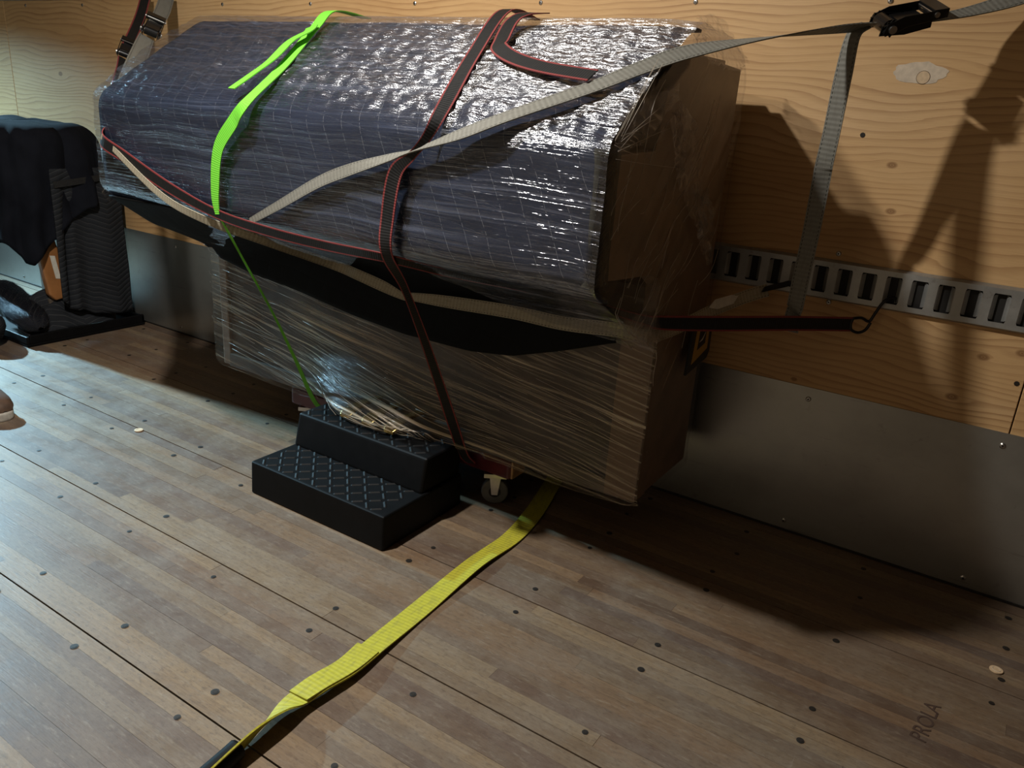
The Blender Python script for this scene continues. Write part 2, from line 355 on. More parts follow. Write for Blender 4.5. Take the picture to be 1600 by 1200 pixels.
def ribbon(name, pts, width, mat, parent=None, thick=.0022, n=8, wscale=None):
    """woven webbing: pts = (x,y,z, nx,ny,nz) path with face normal; flat strap with thickness and uv (across 0-1, metres along)"""
    raw = cr([tuple(p) for p in pts], n); vs = []; uvv = []; L = 0; prev = None; m = len(raw)
    for i, q in enumerate(raw):
        p = Vector(q[:3]); nr = Vector(q[3:6]).normalized()
        t = (Vector(raw[min(i+1, m-1)][:3])-Vector(raw[max(i-1, 0)][:3])).normalized()
        nr = (nr-t*nr.dot(t)).normalized(); w = t.cross(nr)*width*.5*(q[6] if len(q) > 6 else 1)
        if prev is not None: L += (p-prev).length
        prev = p; h = nr*thick*.5
        vs += [p-w+h, p-w*.5+h, p+w*.5+h, p+w+h, p+w-h, p-w-h]; uvv += [(0, L), (.25, L), (.75, L), (1, L), (1, L), (0, L)]
    fs = []
    for i in range(m-1):
        for k in range(6): fs.append((i*6+k, i*6+(k+1) % 6, (i+1)*6+(k+1) % 6, (i+1)*6+k))
    fs += [(5, 4, 3, 2, 1, 0), tuple((m-1)*6+k for k in range(6))]
    me = bpy.data.meshes.new(name); me.from_pydata([tuple(v) for v in vs], [], fs)
    ul = me.uv_layers.new(name='UVMap')
    for l in me.loops: ul.data[l.index].uv = uvv[l.vertex_index]
    bm = bmesh.new(); bm.from_mesh(me); bmesh.ops.recalc_face_normals(bm, faces=bm.faces); bm.to_mesh(me); bm.free()
    return finish(name, me, mat, parent)
def nz(x, y, z=0.): return noise.noise(Vector((x, y, z)))
def lerp(tab, x):
    if x <= tab[0][0]: return tab[0][1]
    for (a, va), (b, vb) in zip(tab, tab[1:]):
        if x <= b: return va+(vb-va)*(x-a)/(b-a)
    return tab[-1][1]
def copy_part(o, parent, loc=None, name=None):
    c = o.copy(); COL.objects.link(c); c.parent = parent
    if loc is not None: c.location = loc
    return c

# ================================================================== SETTING
XL, XR_, YF, ZC = -5.3, 2.6, -2.36, 2.14
floor = empty('floor'); tag(floor, 'worn laminated hardwood truck floor of long planks', 'floor', kind='structure')
joints = [.02, -.045, -.365, -.692, -1.008, -1.317, -1.635, -1.95, -2.265, -2.37]
unit = MB().box((0, 0, -1), (1, 1, 0)).mesh('strip')
unit.materials.append(MATS['floor_strip'])
nstrip = 0
for a, b in zip(joints, joints[1:]):
    g = .0016
    seen = b > -1.66
    pk = MB().box((XL, b+g, -.03), (XR_, a-g, -.0025 if seen else 0)).build('plank', 'plank_under' if seen else 'floor_strip', floor)
    if not seen: continue
    wd_ = (a-b-2*g); cnt = max(1, round(wd_/.0318)); sw = wd_/cnt
    for s in range(cnt):
        x = XL+random.uniform(0, .5) if s else XL
        y = b+g+s*sw; first = True
        xs = [XL, -3.9+random.uniform(-.5, .5)]
        while xs[-1] < 1.35:
            xs.append(xs[-1]+random.uniform(.75, 1.9))
        xs[-1] = XR_
        if len(xs) > 2 and xs[-1]-xs[-2] < .3: xs.pop(-2)
        for x0, x1 in zip(xs, xs[1:]):
            o = bpy.data.objects.new('strip', unit); COL.objects.link(o); o.parent = pk
            o.location = (x0, y, random.uniform(-.0004, .0002)); o.scale = (x1-x0-.0004, sw-.0002, .0022); nstrip += 1
MB().box((XL, YF, -.06), (XR_, .02, -.031)).build('subfloor', 'floor_dark', floor)
# floor screws on the joists
sm = MB().cyl((0, 0, 0), (0, 0, .0006), .0072, 14, 0).cyl((0, 0, .0004), (0, 0, .0011), .0048, 10, 1).mesh('floor_screw')
sm.materials.append(MATS['screw_dark']); sm.materials.append(MATS['screw_steel'])
for i in range(-13, 4):
    for y in (-.07, -.2, -.32, -.41, -.648, -.738, -.962, -1.058, -1.265, -1.352):
        x = .279+.2925*i+random.uniform(-.012, .012)
        if random.random() < .08 or x < -3.2: continue
        o = bpy.data.objects.new('floor_screw', sm); COL.objects.link(o); o.parent = floor
        o.location = (x, y+random.uniform(-.008, .008), .0003); o.scale = (random.uniform(.75, 1.05),)*2+(1,)
# writing on the floor
def text_mesh(s, size, name, mat, parent, M):
    cu = bpy.data.curves.new(name, 'FONT'); cu.body = s; cu.size = size; cu.extrude = .0002;
    to = bpy.data.objects.new(name, cu); COL.objects.link(to)
    bpy.context.view_layer.update()
    me = bpy.data.meshes.new_from_object(to.evaluated_get(bpy.context.evaluated_depsgraph_get()))
    bpy.data.objects.remove(to); me.transform(M)
    return finish(name, me, mat, parent)
text_mesh('PROLA', .040, 'lettering', 'floor_ink', floor, Matrix.Translation((.762, -.612, .0006)) @ Matrix.Rotation(math.radians(84), 4, 'Z') @ Matrix.Shear('XZ', 4, (0, 0)))

wall = empty('wall_back'); tag(wall, 'plywood lined side wall of the truck box', 'wall', kind='structure')
pan = [(XL, -3.298, 'plywood_pale'), (-3.296, .7695, 'plywood'), (.772, XR_, 'plywood_pale')]
for a, b, m in pan:
    MB().box((a, 0, 0), (b, .018, ZC)).build('plywood_panel', m, wall, bevel=.0012, seg=1)
MB().box((XL, .018, 0), (XR_, .05, ZC)).build('wall_backing', 'ply_edge', wall)
rv = MB().dome((0, 0, 0), (0, -1, 0), .0062, .0032, 12).cyl((0, -.0028, 0), (0, -.0038, 0), .0022, 8, 1).mesh('rivet'); rv.materials.append(MATS['steel']); rv.materials.append(MATS['screw_dark'])
for i in range(0, 16):
    x = .776-.432*i if i else .776
    for z in (1.266, .7315, .6155):
        xx = .344-.432*(i-1)
        o = bpy.data.objects.new('screw', rv); COL.objects.link(o); o.parent = wall; o.location = (xx, -.0002, z)
for x, z in ((.343, .996), (.757, .513), (.786, .497)):
    MB().cyl((x, -.001, z), (x, .001, z), .0055, 8).build('screw', 'screw_steel', wall)
# filler patch and round plug in the plywood
pts = []
for i in range(28):
    a = 6.28319*i/28; r = 1+.28*nz(math.cos(a)*2, math.sin(a)*2, 3)
    pts.append((.436+.052*r*math.cos(a)-.006, -.0006, 1.128+.021*r*math.sin(a)))
MB().prism(pts, (0, .001, 0)).build('filler_patch', 'filler', wall)
MB().cyl((.439, -.0012, 1.119), (.439, .001, 1.119), .0125, 20).cyl((.439, -.0008, 1.119), (.439, .001, 1.119), .0136, 20, 1).build('plug', ['plug_wood', 'ply_edge'], wall)

kick = empty('trim_1', (0, 0, 0)); tag(kick, 'galvanised metal kick plate along the foot of the wall', 'trim', kind='structure')
MB().box((XL, -.0026, .006), (XR_, -.0002, .3989)).build('metal_sheet', 'kick_metal', kick)
MB().box((XL, -.006, .0005), (XR_, -.0002, .006)).build('seal_strip', 'screw_dark', kick)
for i in range(0, 14):
    for z in (.369, .028):
        o = bpy.data.objects.new('rivet', rv); COL.objects.link(o); o.parent = kick; o.location = (.765-.4215*i, -.0026, z); o.scale = (1.1,)*3
# other sides of the box
for nm, lo, hi, mt, lb in (('wall_left', (XL-.05, YF, 0), (XL, .05, ZC), 'dark_panel', 'painted front bulkhead of the truck box'),
                           ('wall_front', (XL, YF-.05, 0), (XR_, YF, ZC), 'dark_panel', 'dark side wall behind the camera'),
                           ('wall_right', (XR_, YF, 0), (XR_+.05, .05, ZC), 'ply_edge', 'closed rear door of the truck box'),
                           ('ceiling', (XL, YF, ZC), (XR_, .05, ZC+.05), 'dark_panel', 'dark roof panel of the truck box')):
    tag(MB().box(lo, hi).build(nm, mt), lb, nm.split('_')[0], kind='structure')
def lamp(name, c, d, r, em, label):
    o = empty(name, c); d = Vector(d).normalized()
    MB().cyl(-d*.012, -d*.05, r*1.25, 24).build('housing', 'white_paint', o, bevel=.004)
    MB().cyl(-d*.0115, -d*.006, r*1.0, 24).build('lens', em, o); tag(o, label, 'lamp')
lamp('ceiling_lamp', L1+Vector((0, 0, .03)), (0, 0, -1), .062, 'lamp_warm', 'round ceiling lamp in the roof of the truck')
lamp('work_lamp', L2+Vector((-.024, .002, .02)), (2.2, -.12, -1.66), .052, 'lamp_cool', 'cool white ceiling lamp over the blanket covered furniture')
MB().cyl((L1.x, L1.y, L1.z+.08), (L1.x, L1.y, ZC), .02).build('stem', 'white_paint', bpy.data.objects['ceiling_lamp']).matrix_parent_inverse = Matrix.Translation(-(L1+Vector((0, 0, .03))))
MB().cyl((L2.x, L2.y, L2.z+.08), (L2.x, L2.y, ZC), .02).build('stem', 'white_paint', bpy.data.objects['work_lamp']).matrix_parent_inverse = Matrix.Translation(-(L2+Vector((-.024, .002, .02))))

# ------------------------------------------------------------------ slotted rails
def rail(z0, z1, label):
    root = empty('slotted_rail', (0, 0, z0)); tag(root, label, 'rail')
    H = z1-z0; p = .05316; x0 = .05; D = -.0125; mb = MB(); k0, k1 = -70, 40
    so, si, sh = .0168, .0085, .0305; zm = H/2; lip = .010
    xa, xb = x0+p*(k0-.5), x0+p*(k1+.5)
    # sloping flanges top and bottom
    mb.add([(xa, -.001, 0), (xb, -.001, 0), (xb, D, lip*.55), (xa, D, lip*.55)], [(0, 1, 2, 3)])
    mb.add([(xa, D, H-lip*.55), (xb, D, H-lip*.55), (xb, -.001, H), (xa, -.001, H)], [(0, 1, 2, 3)])
    mb.add([(xa, D, lip*.55), (xb, D, lip*.55), (xb, D, zm-sh), (xa, D, zm-sh)], [(0, 1, 2, 3)])
    mb.add([(xa, D, zm+sh), (xb, D, zm+sh), (xb, D, H-lip*.55), (xa, D, H-lip*.55)], [(0, 1, 2, 3)])
    for k in range(k0, k1+1):
        c = x0+p*k; l, r = c-p/2, c+p/2
        for s in (-1, 1):
            e = l if s < 0 else r; o, i = c+s*so, c+s*si; za, zb = zm-sh, zm+sh; q = .006
            mb.add([(e, D, za), (o+s*-.002, D, za), (o, D, za+q), (o, D, zb-q), (o+s*-.002, D, zb), (e, D, zb)], [(0, 1, 2, 3, 4, 5)])
            # curled side of the slot
            m = (o+i)/2
            mb.add([(o, D, za+q), (o, D, zb-q), (m+s*.001, D*.82, zb-q*.6), (m+s*.001, D*.82, za+q*.6), (i, D*.35, zb-q*.4), (i, D*.35, za+q*.4)], [(0, 1, 2, 3), (3, 2, 4, 5)])
    MBo = mb.build('rail_face', 'rail_metal', root)
    MB().box((xa, -.0012, lip*.6), (xb, -.0002, H-lip*.6)).build('slot_shade', 'slot_shade', root)  # near-black sheet standing in for the shade inside the slots
    return root
rail(.6213, .7165, 'slotted grey steel tie-down rail running along the plywood wall')
rail(1.285, 1.380, 'upper slotted steel tie-down rail just above the picture edge')

# ================================================================== WRAPPED PIANO
piano = empty('wrapped_piano', (-.65, -.27, .15)); tag(piano, 'upright piano wrapped in navy quilted blanket and clear stretch film, strapped to the wall', 'piano')
PO = Matrix.Translation((.65, .27, -.15))
def pp(o): o.parent = piano; o.matrix_parent_inverse = PO; return o
side = [(-.715, .72), (-.715, .92), (-.69, .94), (-.53, .945), (-.505, 1.05), (-.42, 1.10), (-.415, 1.125), (-.11, 1.115), (-.10, .16), (-.415, .16), (-.415, .67), (-.47, .70)]
for x in (-1.368, .048):
    pp(MB().prism([(x, a, b) for a, b in side], (.036, 0, 0)).build('side_panel', 'case_wood', bevel=.004))
pp(MB().box((-1.33, -.405, .17), (.048, -.385, .66)).build('lower_panel', 'case_dark'))
pp(MB().box((-1.33, -.42, .16), (.048, -.10, .20)).build('bottom_board', 'case_dark'))
pp(MB().box((-1.33, -.405, .90), (.048, -.385, 1.13)).build('upper_panel', 'case_wood'))
pp(MB().box((-1.33, -.425, 1.112), (.048, -.115, 1.132)).build('lid', 'case_wood', bevel=.004))
pp(MB().box((-1.33, -.71, .72), (.048, -.40, .80)).build('keybed', 'case_wood', bevel=.004))
pp(MB().prism([(-1.33, -.70, .80), (-1.33, -.70, .90), (-1.33, -.42, .97), (-1.33, -.42, .80)], (1.378, 0, 0)).build('fallboard', 'case_wood', bevel=.004))
pp(MB().box((-1.33, -.13, .2), (.048, -.10, 1.11)).build('back_board', 'case_dark'))
for x in (-.705, -.628, -.550):
    pl = MB()
    P = [(-.40, .214, .010), (-.47, .218, .011), (-.515, .214, .018), (-.535, .206, .021), (-.546, .199, .015)]
    for (ya, za, wa), (yb, zb, wb) in zip(P, P[1:]):
        pl.add([(x-wa, ya, za), (x+wa, ya, za), (x+wb, yb, zb), (x-wb, yb, zb), (x-wa, ya, za-.009), (x+wa, ya, za-.009), (x+wb, yb, zb-.009), (x-wb, yb, zb-.009)],
               [(0, 1, 2, 3), (7, 6, 5, 4), (0, 3, 7, 4), (1, 5, 6, 2), (0, 4, 5, 1), (3, 2, 6, 7)])
    tag(pp(pl.build('pedal', 'brass', bevel=.002)), 'polished brass pedal')
# cardboard corner protector, lower right
cb = MB().box((.012, -.424, .165), (.0905, -.4165, .60)).box((.0845, -.4165, .165), (.0905, -.365, .60))
tag(pp(cb.build('corner_board', 'cardboard')), 'brown cardboard edge protector')

FLAP = [(-1.375, .548), (-1.335, .540), (-1.312, .518), (-1.17, .493), (-.956, .474), (-.76, .447), (-.579, .432), (-.374, .434), (-.252, .449), (-.124, .49), (.001, .536), (.085, .56)]
def prof(pts, rad, nseg):
    """rounded polyline in (y,z), nseg samples between"""
    q = [Vector(p) for p in pts]; out = []
    for i, p in enumerate(q):
        if i in (0, len(q)-1): out.append(p); continue
        a = p+(q[i-1]-p).normalized()*rad; b = p+(q[i+1]-p).normalized()*rad
        for k in range(7):
            t = k/6; out.append(a*(1-t)**2+p*2*t*(1-t)+b*t*t)
    d = [0]
    for a, b in zip(out, out[1:]): d.append(d[-1]+(b-a).length)
    res = []
    for k in range(nseg+1):
        t = d[-1]*k/nseg; i = 0
        while i < len(d)-2 and d[i+1] < t: i += 1
        f = (t-d[i])/max(1e-9, d[i+1]-d[i]); res.append((out[i].lerp(out[i+1], f), t))
    return res
def sheet(name, profile_of_x, xs, nseg, rad, mat, disp, thick=0., uvshift=0):
    P = []; U = []
    for x in xs:
        pr = prof(profile_of_x(x), rad, nseg); row = []; ur = []
        for j, (q, t) in enumerate(pr):
            a = pr[max(j-1, 0)][0]; b = pr[min(j+1, nseg)][0]; tt = (b-a).normalized(); nrm = Vector((tt.y, -tt.x))   # outward: left of travel
            d = disp(x, t, q); row.append((x, q.x-nrm.x*d*-1, q.y-nrm.y*d*-1)); ur.append((x+uvshift, t))
        P.append(row); U.append(ur)
    return pp(grid(name, P, mat, None, U, True, thick))
def lin(a, b, n): return [a+(b-a)*i/n for i in range(n+1)]
# outward sign check: travel from ridge forward and down => left normal points up/forward with (ty,-tx) negated below
def bl_prof(x):
    zf = lerp(FLAP, x)
    return [(-.375, 1.164), (-.418, 1.168), (-.738, .958), (-.744, .716), (-.66, .678)]
def bl_disp(x, t, q):
    d = .003*nz(x*4, t*5)+.0015*nz(x*14, t*18, 2)
    return d if abs(q.x+.447) > .02 else d+.004*nz(x*3, 5)
def neg(f): return lambda x, t, q: -f(x, t, q)
sheet('moving_blanket', bl_prof, lin(-1.372, .082, 100), 90, .03, 'quilt_navy', neg(bl_disp), .006)
# blanket end roll at the right end of the keyboard
bl = []
for i in range(15):
    z = .715+(.95-.715)*i/14; row = []
    for j in range(13):
        a = 6.28319*j/12; row.append((.076+.019*math.cos(a)*(1+.15*nz(z*20, a)), -.712+.036*math.sin(a)*(1+.15*nz(z*14, 4)), z))
    bl.append(row)
pp(grid('blanket_edge', bl, 'felt_olive', None, None, True))
# black flap of the blanket hanging below the keyboard
def fl_prof(x):
    k = max(0, min(1, (x+1.25)/.25)); lo, hi = [(-.742, .706), (-.62, .622), (-.462, .552)], [(-.742, .712), (-.62, .660), (-.460, .605)]
    return [(a[0]*(1-k)+b[0]*k, a[1]*(1-k)+b[1]*k) for a, b in zip(lo, hi)]+[(-.452, lerp(FLAP, x)-.002)]
sheet('blanket_flap', fl_prof, lin(-1.374, .012, 80), 40, .02, 'quilt_black', neg(lambda x, t, q: .004+.003*nz(x*5, t*6, 7)), .004)

# --- stretch film
EDGE = [(-1.39, 1.0), (-1.30, .98), (-1.1, .55), (-.95, .30), (-.8, .42), (-.66, .55), (-.55, .30), (-.42, .12), (-.36, .20), (-.22, .62), (-.1, .93), (.0, 1.0), (.1, 1.0)]
def film_prof(x):
    e = lerp(EDGE, x); e = max(.06, e+.05*nz(x*9, 3))
    lz = lerp([(-1.38, .730), (-.9, .712), (.09, .706)], x)
    a = Vector((-.757, lz)); b = Vector((-.440, .535)); c = a.lerp(b, e)
    rr = max(0, (x+.02)/.12); rr = rr*rr*.012
    return [(-.10, 1.140-rr), (-.20, 1.178-rr), (-.42, 1.186-rr*.6), (-.752, .968-rr*.3), (-.757, lz), (c.x, c.y)]
def film_disp(x, t, q):
    d = .0035*nz(x*2.2, t*22)+.0022*abs(nz(x*5, t*60, 5))+.0012*nz(x*30, t*45, 9)
    if -.74 < q.x < -.44 and q.y > .9:                        # hollow between ridge and keyboard edge
        s = math.sin(math.pi*(q.x+.74)/.30); d += -.010*max(0, s)+.0055*nz(x*32, t*48, 1)
    return d
sheet('stretch_film', film_prof, lin(-1.385, .098, 260), 170, .022, 'film_top', neg(film_disp))
def flow_prof(x):
    zb = lerp([(-1.385, .168), (-1.2, .160), (-1.0, .158), (-.93, .172), (-.86, .188), (-.5, .187), (-.40, .165), (-.1, .152), (.06, .160), (.1, .172)], x)
    bul = .136*math.exp(-(abs(x+.635)/.235)**2.4)
    return [(-.428, .64), (-.430, .44), (-.431-bul*.16, .33), (-.433-bul*.85, .232), (-.433-bul, zb), (-.424-bul*.8, zb-.008 if bul < .02 else zb-.001)]
sheet('stretch_film', flow_prof, lin(-1.385, .098, 200), 70, .03, 'film_low', neg(lambda x, t, q: .003*nz(x*2.5, (t+x*.18)*26, 4)+.0015*abs(nz(x*6, (t+x*.2)*60, 2))))
# right end: film stretched flat over the whole end of the piano
yf = [(.150, -.430), (.46, -.432), (.535, -.445), (.61, -.60), (.700, -.752), (.735, -.757), (.955, -.752), (.985, -.728), (1.10, -.545), (1.17, -.43), (1.182, -.30)]
yb = [(.150, -.11), (1.08, -.088), (1.14, -.12), (1.172, -.19), (1.182, -.26)]
P = []; U = []
for i in range(111):
    z = .158+(1.18-.158)*i/110; y0, y1 = lerp(yf, z), lerp(yb, z); row = []; ur = []
    for j in range(61):
        s = j/60; y = y0+(y1-y0)*s
        edge = min(s, 1-s)*(y1-y0); r = max(0, 1-edge/.02); top = max(0, (z-1.10)/.08)
        d = .004*nz((y+z)*5, (y-z)*22, 1)+.0025*abs(nz((y+z)*8, (y-z)*50, 6))
        row.append((.0985-.010*r*r-.018*top*top+d, y, z)); ur.append((y, z))
    P.append(row); U.append(ur)
pp(grid('stretch_film', P, 'film_side', None, U, True))
# left end
P = []; U = []
for i in range(41):
    z = .16+(1.18-.16)*i/40; y0, y1 = lerp(yf, z), lerp(yb, z)
    P.append([(-1.386-.003*nz(y0*4+j, z*20), y0+(y1-y0)*j/20, z) for j in range(21)]); U.append([(y0+(y1-y0)*j/20, z) for j in range(21)])
pp(grid('stretch_film', P, 'film_side', None, U, True))
# loose crumpled film gathered on the right end
def crumple(c0, c1, w, seed, amp):
    P = []; U = []; c0, c1 = Vector(c0), Vector(c1); t = (c1-c0); sd = Vector((0, -t.z, t.y)).normalized()
    for i in range(25):
        s = i/24; row = []; ur = []
        for j in range(13):
            v = j/12-.5; ww = w*(.5+.6*math.sin(math.pi*min(1, s*1.1+.05)))
            q = c0+t*s+sd*ww*v*(1+.3*nz(s*6, v*3, seed)); q.x += amp*abs(nz(s*7, v*6, seed+2))+amp*.4*nz(s*22, v*16, seed+5)
            row.append(q); ur.append((s*t.length, v*w))
        P.append(row); U.append(ur)
    tag(pp(grid('film_fold', P, 'film_crumple', None, U, True)), 'crumpled loose fold of clear film')
crumple((.100, -.50, 1.02), (.104, -.27, .77), .085, 1, .022)
crumple((.102, -.30, .86), (.104, -.20, .70), .07, 4, .020)
crumple((.100, -.73, .960), (.102, -.50, 1.05), .06, 8, .010)
crumple((.078, -.40, 1.172), (.086, -.11, 1.125), .075, 21, .014)
crumple((.100, -.62, .615), (.102, -.40, .57), .07, 12, .016)

# thin stretched strands of film
k_ = N('film_strand'); k_.pbr((.62, .54, .44), .3, 0, None, .5, **{'Transmission Weight': .25})
def strands(n, fn, rad):
    mb = MB()
    for _ in range(n):
        pts = fn(); mb.tube(pts, rad*random.uniform(.6, 1.3), 4)
    tag(pp(mb.build('film_strands', 'film_strand', smooth=True)), 'stretched strands of clear film', kind='stuff')
def st_side():
    y = random.uniform(-.70, -.16); z = random.uniform(.50, 1.02); a = random.gauss(.90, .22); l = random.uniform(.05, .17); b = random.uniform(-.015, .015)
    out = []
    for i in range(7):
        t = i/6; yy = y+math.cos(a)*l*(t-.5)+b*math.sin(3.14*t)*math.sin(a); zz = z+math.sin(a)*l*(t-.5)-b*math.sin(3.14*t)*math.cos(a)
        out.append((.1025+.003*math.sin(5*t+y*40), max(lerp(yf, zz)+.004, min(-.10, yy)), zz))
    return out
def st_fan():                                                # strands gathered at the keyboard corner
    y0, z0 = -.735+random.uniform(-.01, .03), .955+random.uniform(-.02, .02); a = random.uniform(-.35, 1.0); l = random.uniform(.08, .30)
    return [(.1025+.003*math.sin(4*t), y0+math.cos(a)*l*t, z0+math.sin(a)*l*t-.05*math.sin(a)*t*t) for t in (0, .2, .4, .6, .8, 1)]
def st_low():
    x = random.uniform(-1.3, 0); z = random.uniform(.20, .56); l = random.uniform(.10, .40); sl = random.gauss(-.14, .05)
    out = []
    for i in range(9):
        xx = x+l*(i/8-.5); zz = z+sl*l*(i/8-.5); bul = .136*math.exp(-(abs(xx+.635)/.235)**2.4)
        k = 0 if zz > .44 else (.16*(.44-zz)/.11 if zz > .33 else .16+(.69)*(.33-zz)/.098)
        out.append((min(.09, max(-1.38, xx)), -.4375-bul*min(1, k)-.002, max(.19, zz)))
    return out
strands(50, st_side, .0005); strands(12, st_fan, .0004); strands(75, st_low, .00045)

# ------------------------------------------------------------------ sign on the piano end
sg = empty('hang_tag', (.104, -.2, .44)); SO = Matrix.Translation((-.104, .2, -.44))
def sp_(o): o.parent = sg; o.matrix_parent_inverse = SO; return o
fr_ = [(-.268, .440), (-.255, .562), (-.128, .562), (-.122, .470), (-.135, .455)]
sp_(MB().prism([(0.1085, y, z) for y, z in fr_], (.006, 0, 0)).build('tag_board', 'print_black', bevel=.0015))
sp_(MB().prism([(0.1146, y, z) for y, z in [(-.243, .462), (-.232, .556), (-.150, .556), (-.146, .482)]], (.0006, 0, 0)).build('printed_panel', 'amber_print'))
sp_(MB().prism([(0.1153, y, z) for y, z in [(-.218, .492), (-.212, .556), (-.170, .552), (-.168, .50)]], (.0005, 0, 0)).build('printed_block', 'print_black'))
sp_(MB().prism([(0.1159, y, z) for y, z in [(-.212, .510), (-.190, .518), (-.176, .530), (-.176, .526), (-.190, .512)]], (.0004, 0, 0)).prism([(0.1159, y, z) for y, z in [(-.205, .546), (-.185, .546), (-.185, .541), (-.205, .541)]], (.0004, 0, 0)).build('printed_mark', 'paper'))
tag(sg, 'black and amber tag on the right end of the wrapped piano', 'tag')

# ------------------------------------------------------------------ dolly under the piano
dol = empty('furniture_dolly', (-.66, -.25, 0)); DO = Matrix.Translation((.66, .25, 0))
def dp(o): o.parent = dol; o.matrix_parent_inverse = DO; return o
for y0 in (-.405, -.17):
    dp(MB().box((-1.07, y0, .096), (-.262, y0+.07, .150)).build('board', 'maroon', bevel=.010, seg=3))
for x0 in (-1.04, -.36):
    dp(MB().box((x0, -.335, .098), (x0+.08, -.17, .148)).build('cross_board', 'maroon', bevel=.006))
dp(MB().box((-.2625, -.400, .100), (-.256, -.34, .147)).build('chipped_end', 'raw_wood', bevel=.002))
for x in (-.325, -1.02):
    for y in (-.372, -.135):
        c = empty('caster', (0, 0, 0)); dp(c)
        CM = Matrix.Translation((x, y, 0)) @ Matrix.Rotation(math.radians(-58), 4, 'Z')
        MB().cyl((-.011, 0, .0365), (.011, 0, .0365), .036, 28, 0, None, CM).build('wheel', 'wheel_rubber', c, bevel=.004)
        MB().cyl((-.0125, 0, .0365), (.0125, 0, .0365), .016, 16, 0, None, CM).build('hub', 'black_metal', c)
        MB().prism([(-.018, -.008, .030), (-.018, .008, .030), (-.018, .016, .088), (-.018, -.016, .088)], (.003, 0, 0), 0, CM).prism([(.015, -.008, .030), (.015, .008, .030), (.015, .016, .088), (.015, -.016, .088)], (.003, 0, 0), 0, CM).box((-.03, -.03, .084), (.03, .03, .0958), 0, CM).build('fork', 'steel', c, bevel=.0008)
tag(dol, 'maroon painted wooden dolly on grey casters under the wrapped piano', 'dolly')

# ------------------------------------------------------------------ step
stp = empty('rubber_step', (-.615, -.58, 0)); TO = Matrix.Translation((.615, .58, 0))
def tp(o): o.parent = stp; o.matrix_parent_inverse = TO; return o
xl, xr = -.846, -.386
tp(MB().prism([(xl, -.746, 0), (xl, -.742, .090), (xl, -.44, .090), (xl, -.44, 0)], (xr-xl, 0, 0)).build('lower_step', 'black_plastic', bevel=.006, seg=3))
tp(MB().prism([(xl+.004, -.600, .088), (xl+.008, -.583, .181), (xl+.008, -.44, .181), (xl+.004, -.44, .088)], (xr-xl-.012, 0, 0)).build('upper_step', 'black_plastic', bevel=.008, seg=3))
tm = MB()
def bar(cx, cy, z, ang, l=.026, w=.0034, h=.0022):
    M = Matrix.Translation((cx, cy, z)) @ Matrix.Rotation(ang, 4, 'Z')
    vs = [(-l, 0, 0), (-l*.8, -w, 0), (l*.8, -w, 0), (l, 0, 0), (l*.8, w, 0), (-l*.8, w, 0), (-l*.7, 0, h), (l*.7, 0, h)]
    return [M @ Vector(v) for v in vs], [(0, 1, 6), (1, 2, 7, 6), (2, 3, 7), (3, 4, 7), (4, 5, 6, 7), (5, 0, 6)]
tread = []
pit = .030
for tier, (y0, y1, z) in enumerate(((-.730, -.606, .0902), (-.572, -.452, .1812))):
    ny = int((y1-y0)/pit)+1; nx = int((xr-xl-.03)/pit)
    for i in range(nx):
        for j in range(ny):
            cx = xl+.03+pit*i; cy = y0+.006+pit*j
            tread.append((cx, cy, z, (math.pi/4 if (i+j) % 2 else -math.pi/4)))
tbm = {}
for (cx, cy, z, a) in tread:
    if a not in tbm:
        v_, f_ = bar(0, 0, 0, a, .0158, .0040); me = MB().add(v_, f_).mesh('tread_bar'); me.materials.append(MATS['tread_grey']); tbm[a] = me
    o = bpy.data.objects.new('tread_bar', tbm[a]); COL.objects.link(o); tp(o); o.location = (cx, cy, z)
tag(stp, 'black two-tier rubber step with diamond tread in front of the piano', 'step')

# ================================================================== STRAPS
UPN = (0, -.55, .835); FN = (0, -1, .05); LN = (0, -1, .12)
def withn(pts, n): return [(*p, *n) for p in pts]
# lime green strap
gs = empty('green_strap', (-.85, -.45, 1.19)); GO = Matrix.Translation((.85, .45, -1.19))
def part(root, o):
    o.parent = root; o.matrix_parent_inverse = Matrix.Translation(-root.location); return o
g = [(-.862, -.30, 1.192, 0, 0, 1), (-.853, -.43, 1.194, 0, -.3, 1), (-.838, -.506, 1.146, *UPN), (-.794, -.647, 1.052, *UPN), (-.775, -.762, .977, 0, -.8, .55), (-.817, -.768, .932, *FN), (-.873, -.769, .868, *FN), (-.888, -.772, .772, *FN, .85), (-.884, -.772, .722, 0, -1, 0, .45)]
g = [q if len(q) == 7 else (*q, 1.) for q in g]
part(gs, ribbon('webbing', g, .032, 'web_green'))
g2 = [(-.884, -.770, .722, 0, -1, 0, .5), (-.889, -.69, .586, .95, -.4, 0, .5), (-.894, -.61, .45, .85, -.5, 0, .6), (-.902, -.53, .30, .6, -.8, .1, .9), (-.910, -.452, .150, .5, -.9, .1, 1.3), (-.895, -.40, .12, .3, -.9, .1, 1.3)]
part(gs, ribbon('webbing', g2, .010, 'web_green'))
gt = [(-.838, -.512, 1.150), (-.812, -.548, 1.137), (-.826, -.590, 1.112), (-.816, -.655, 1.068), (-.834, -.70, 1.032), (-.846, -.746, 1.000)]
part(gs, ribbon('strap_tail', [(*q, -.1, -.45, .88) for q in gt], .030, 'web_green'))
tag(gs, 'lime green webbing strap over the left part of the wrapped piano', 'strap')
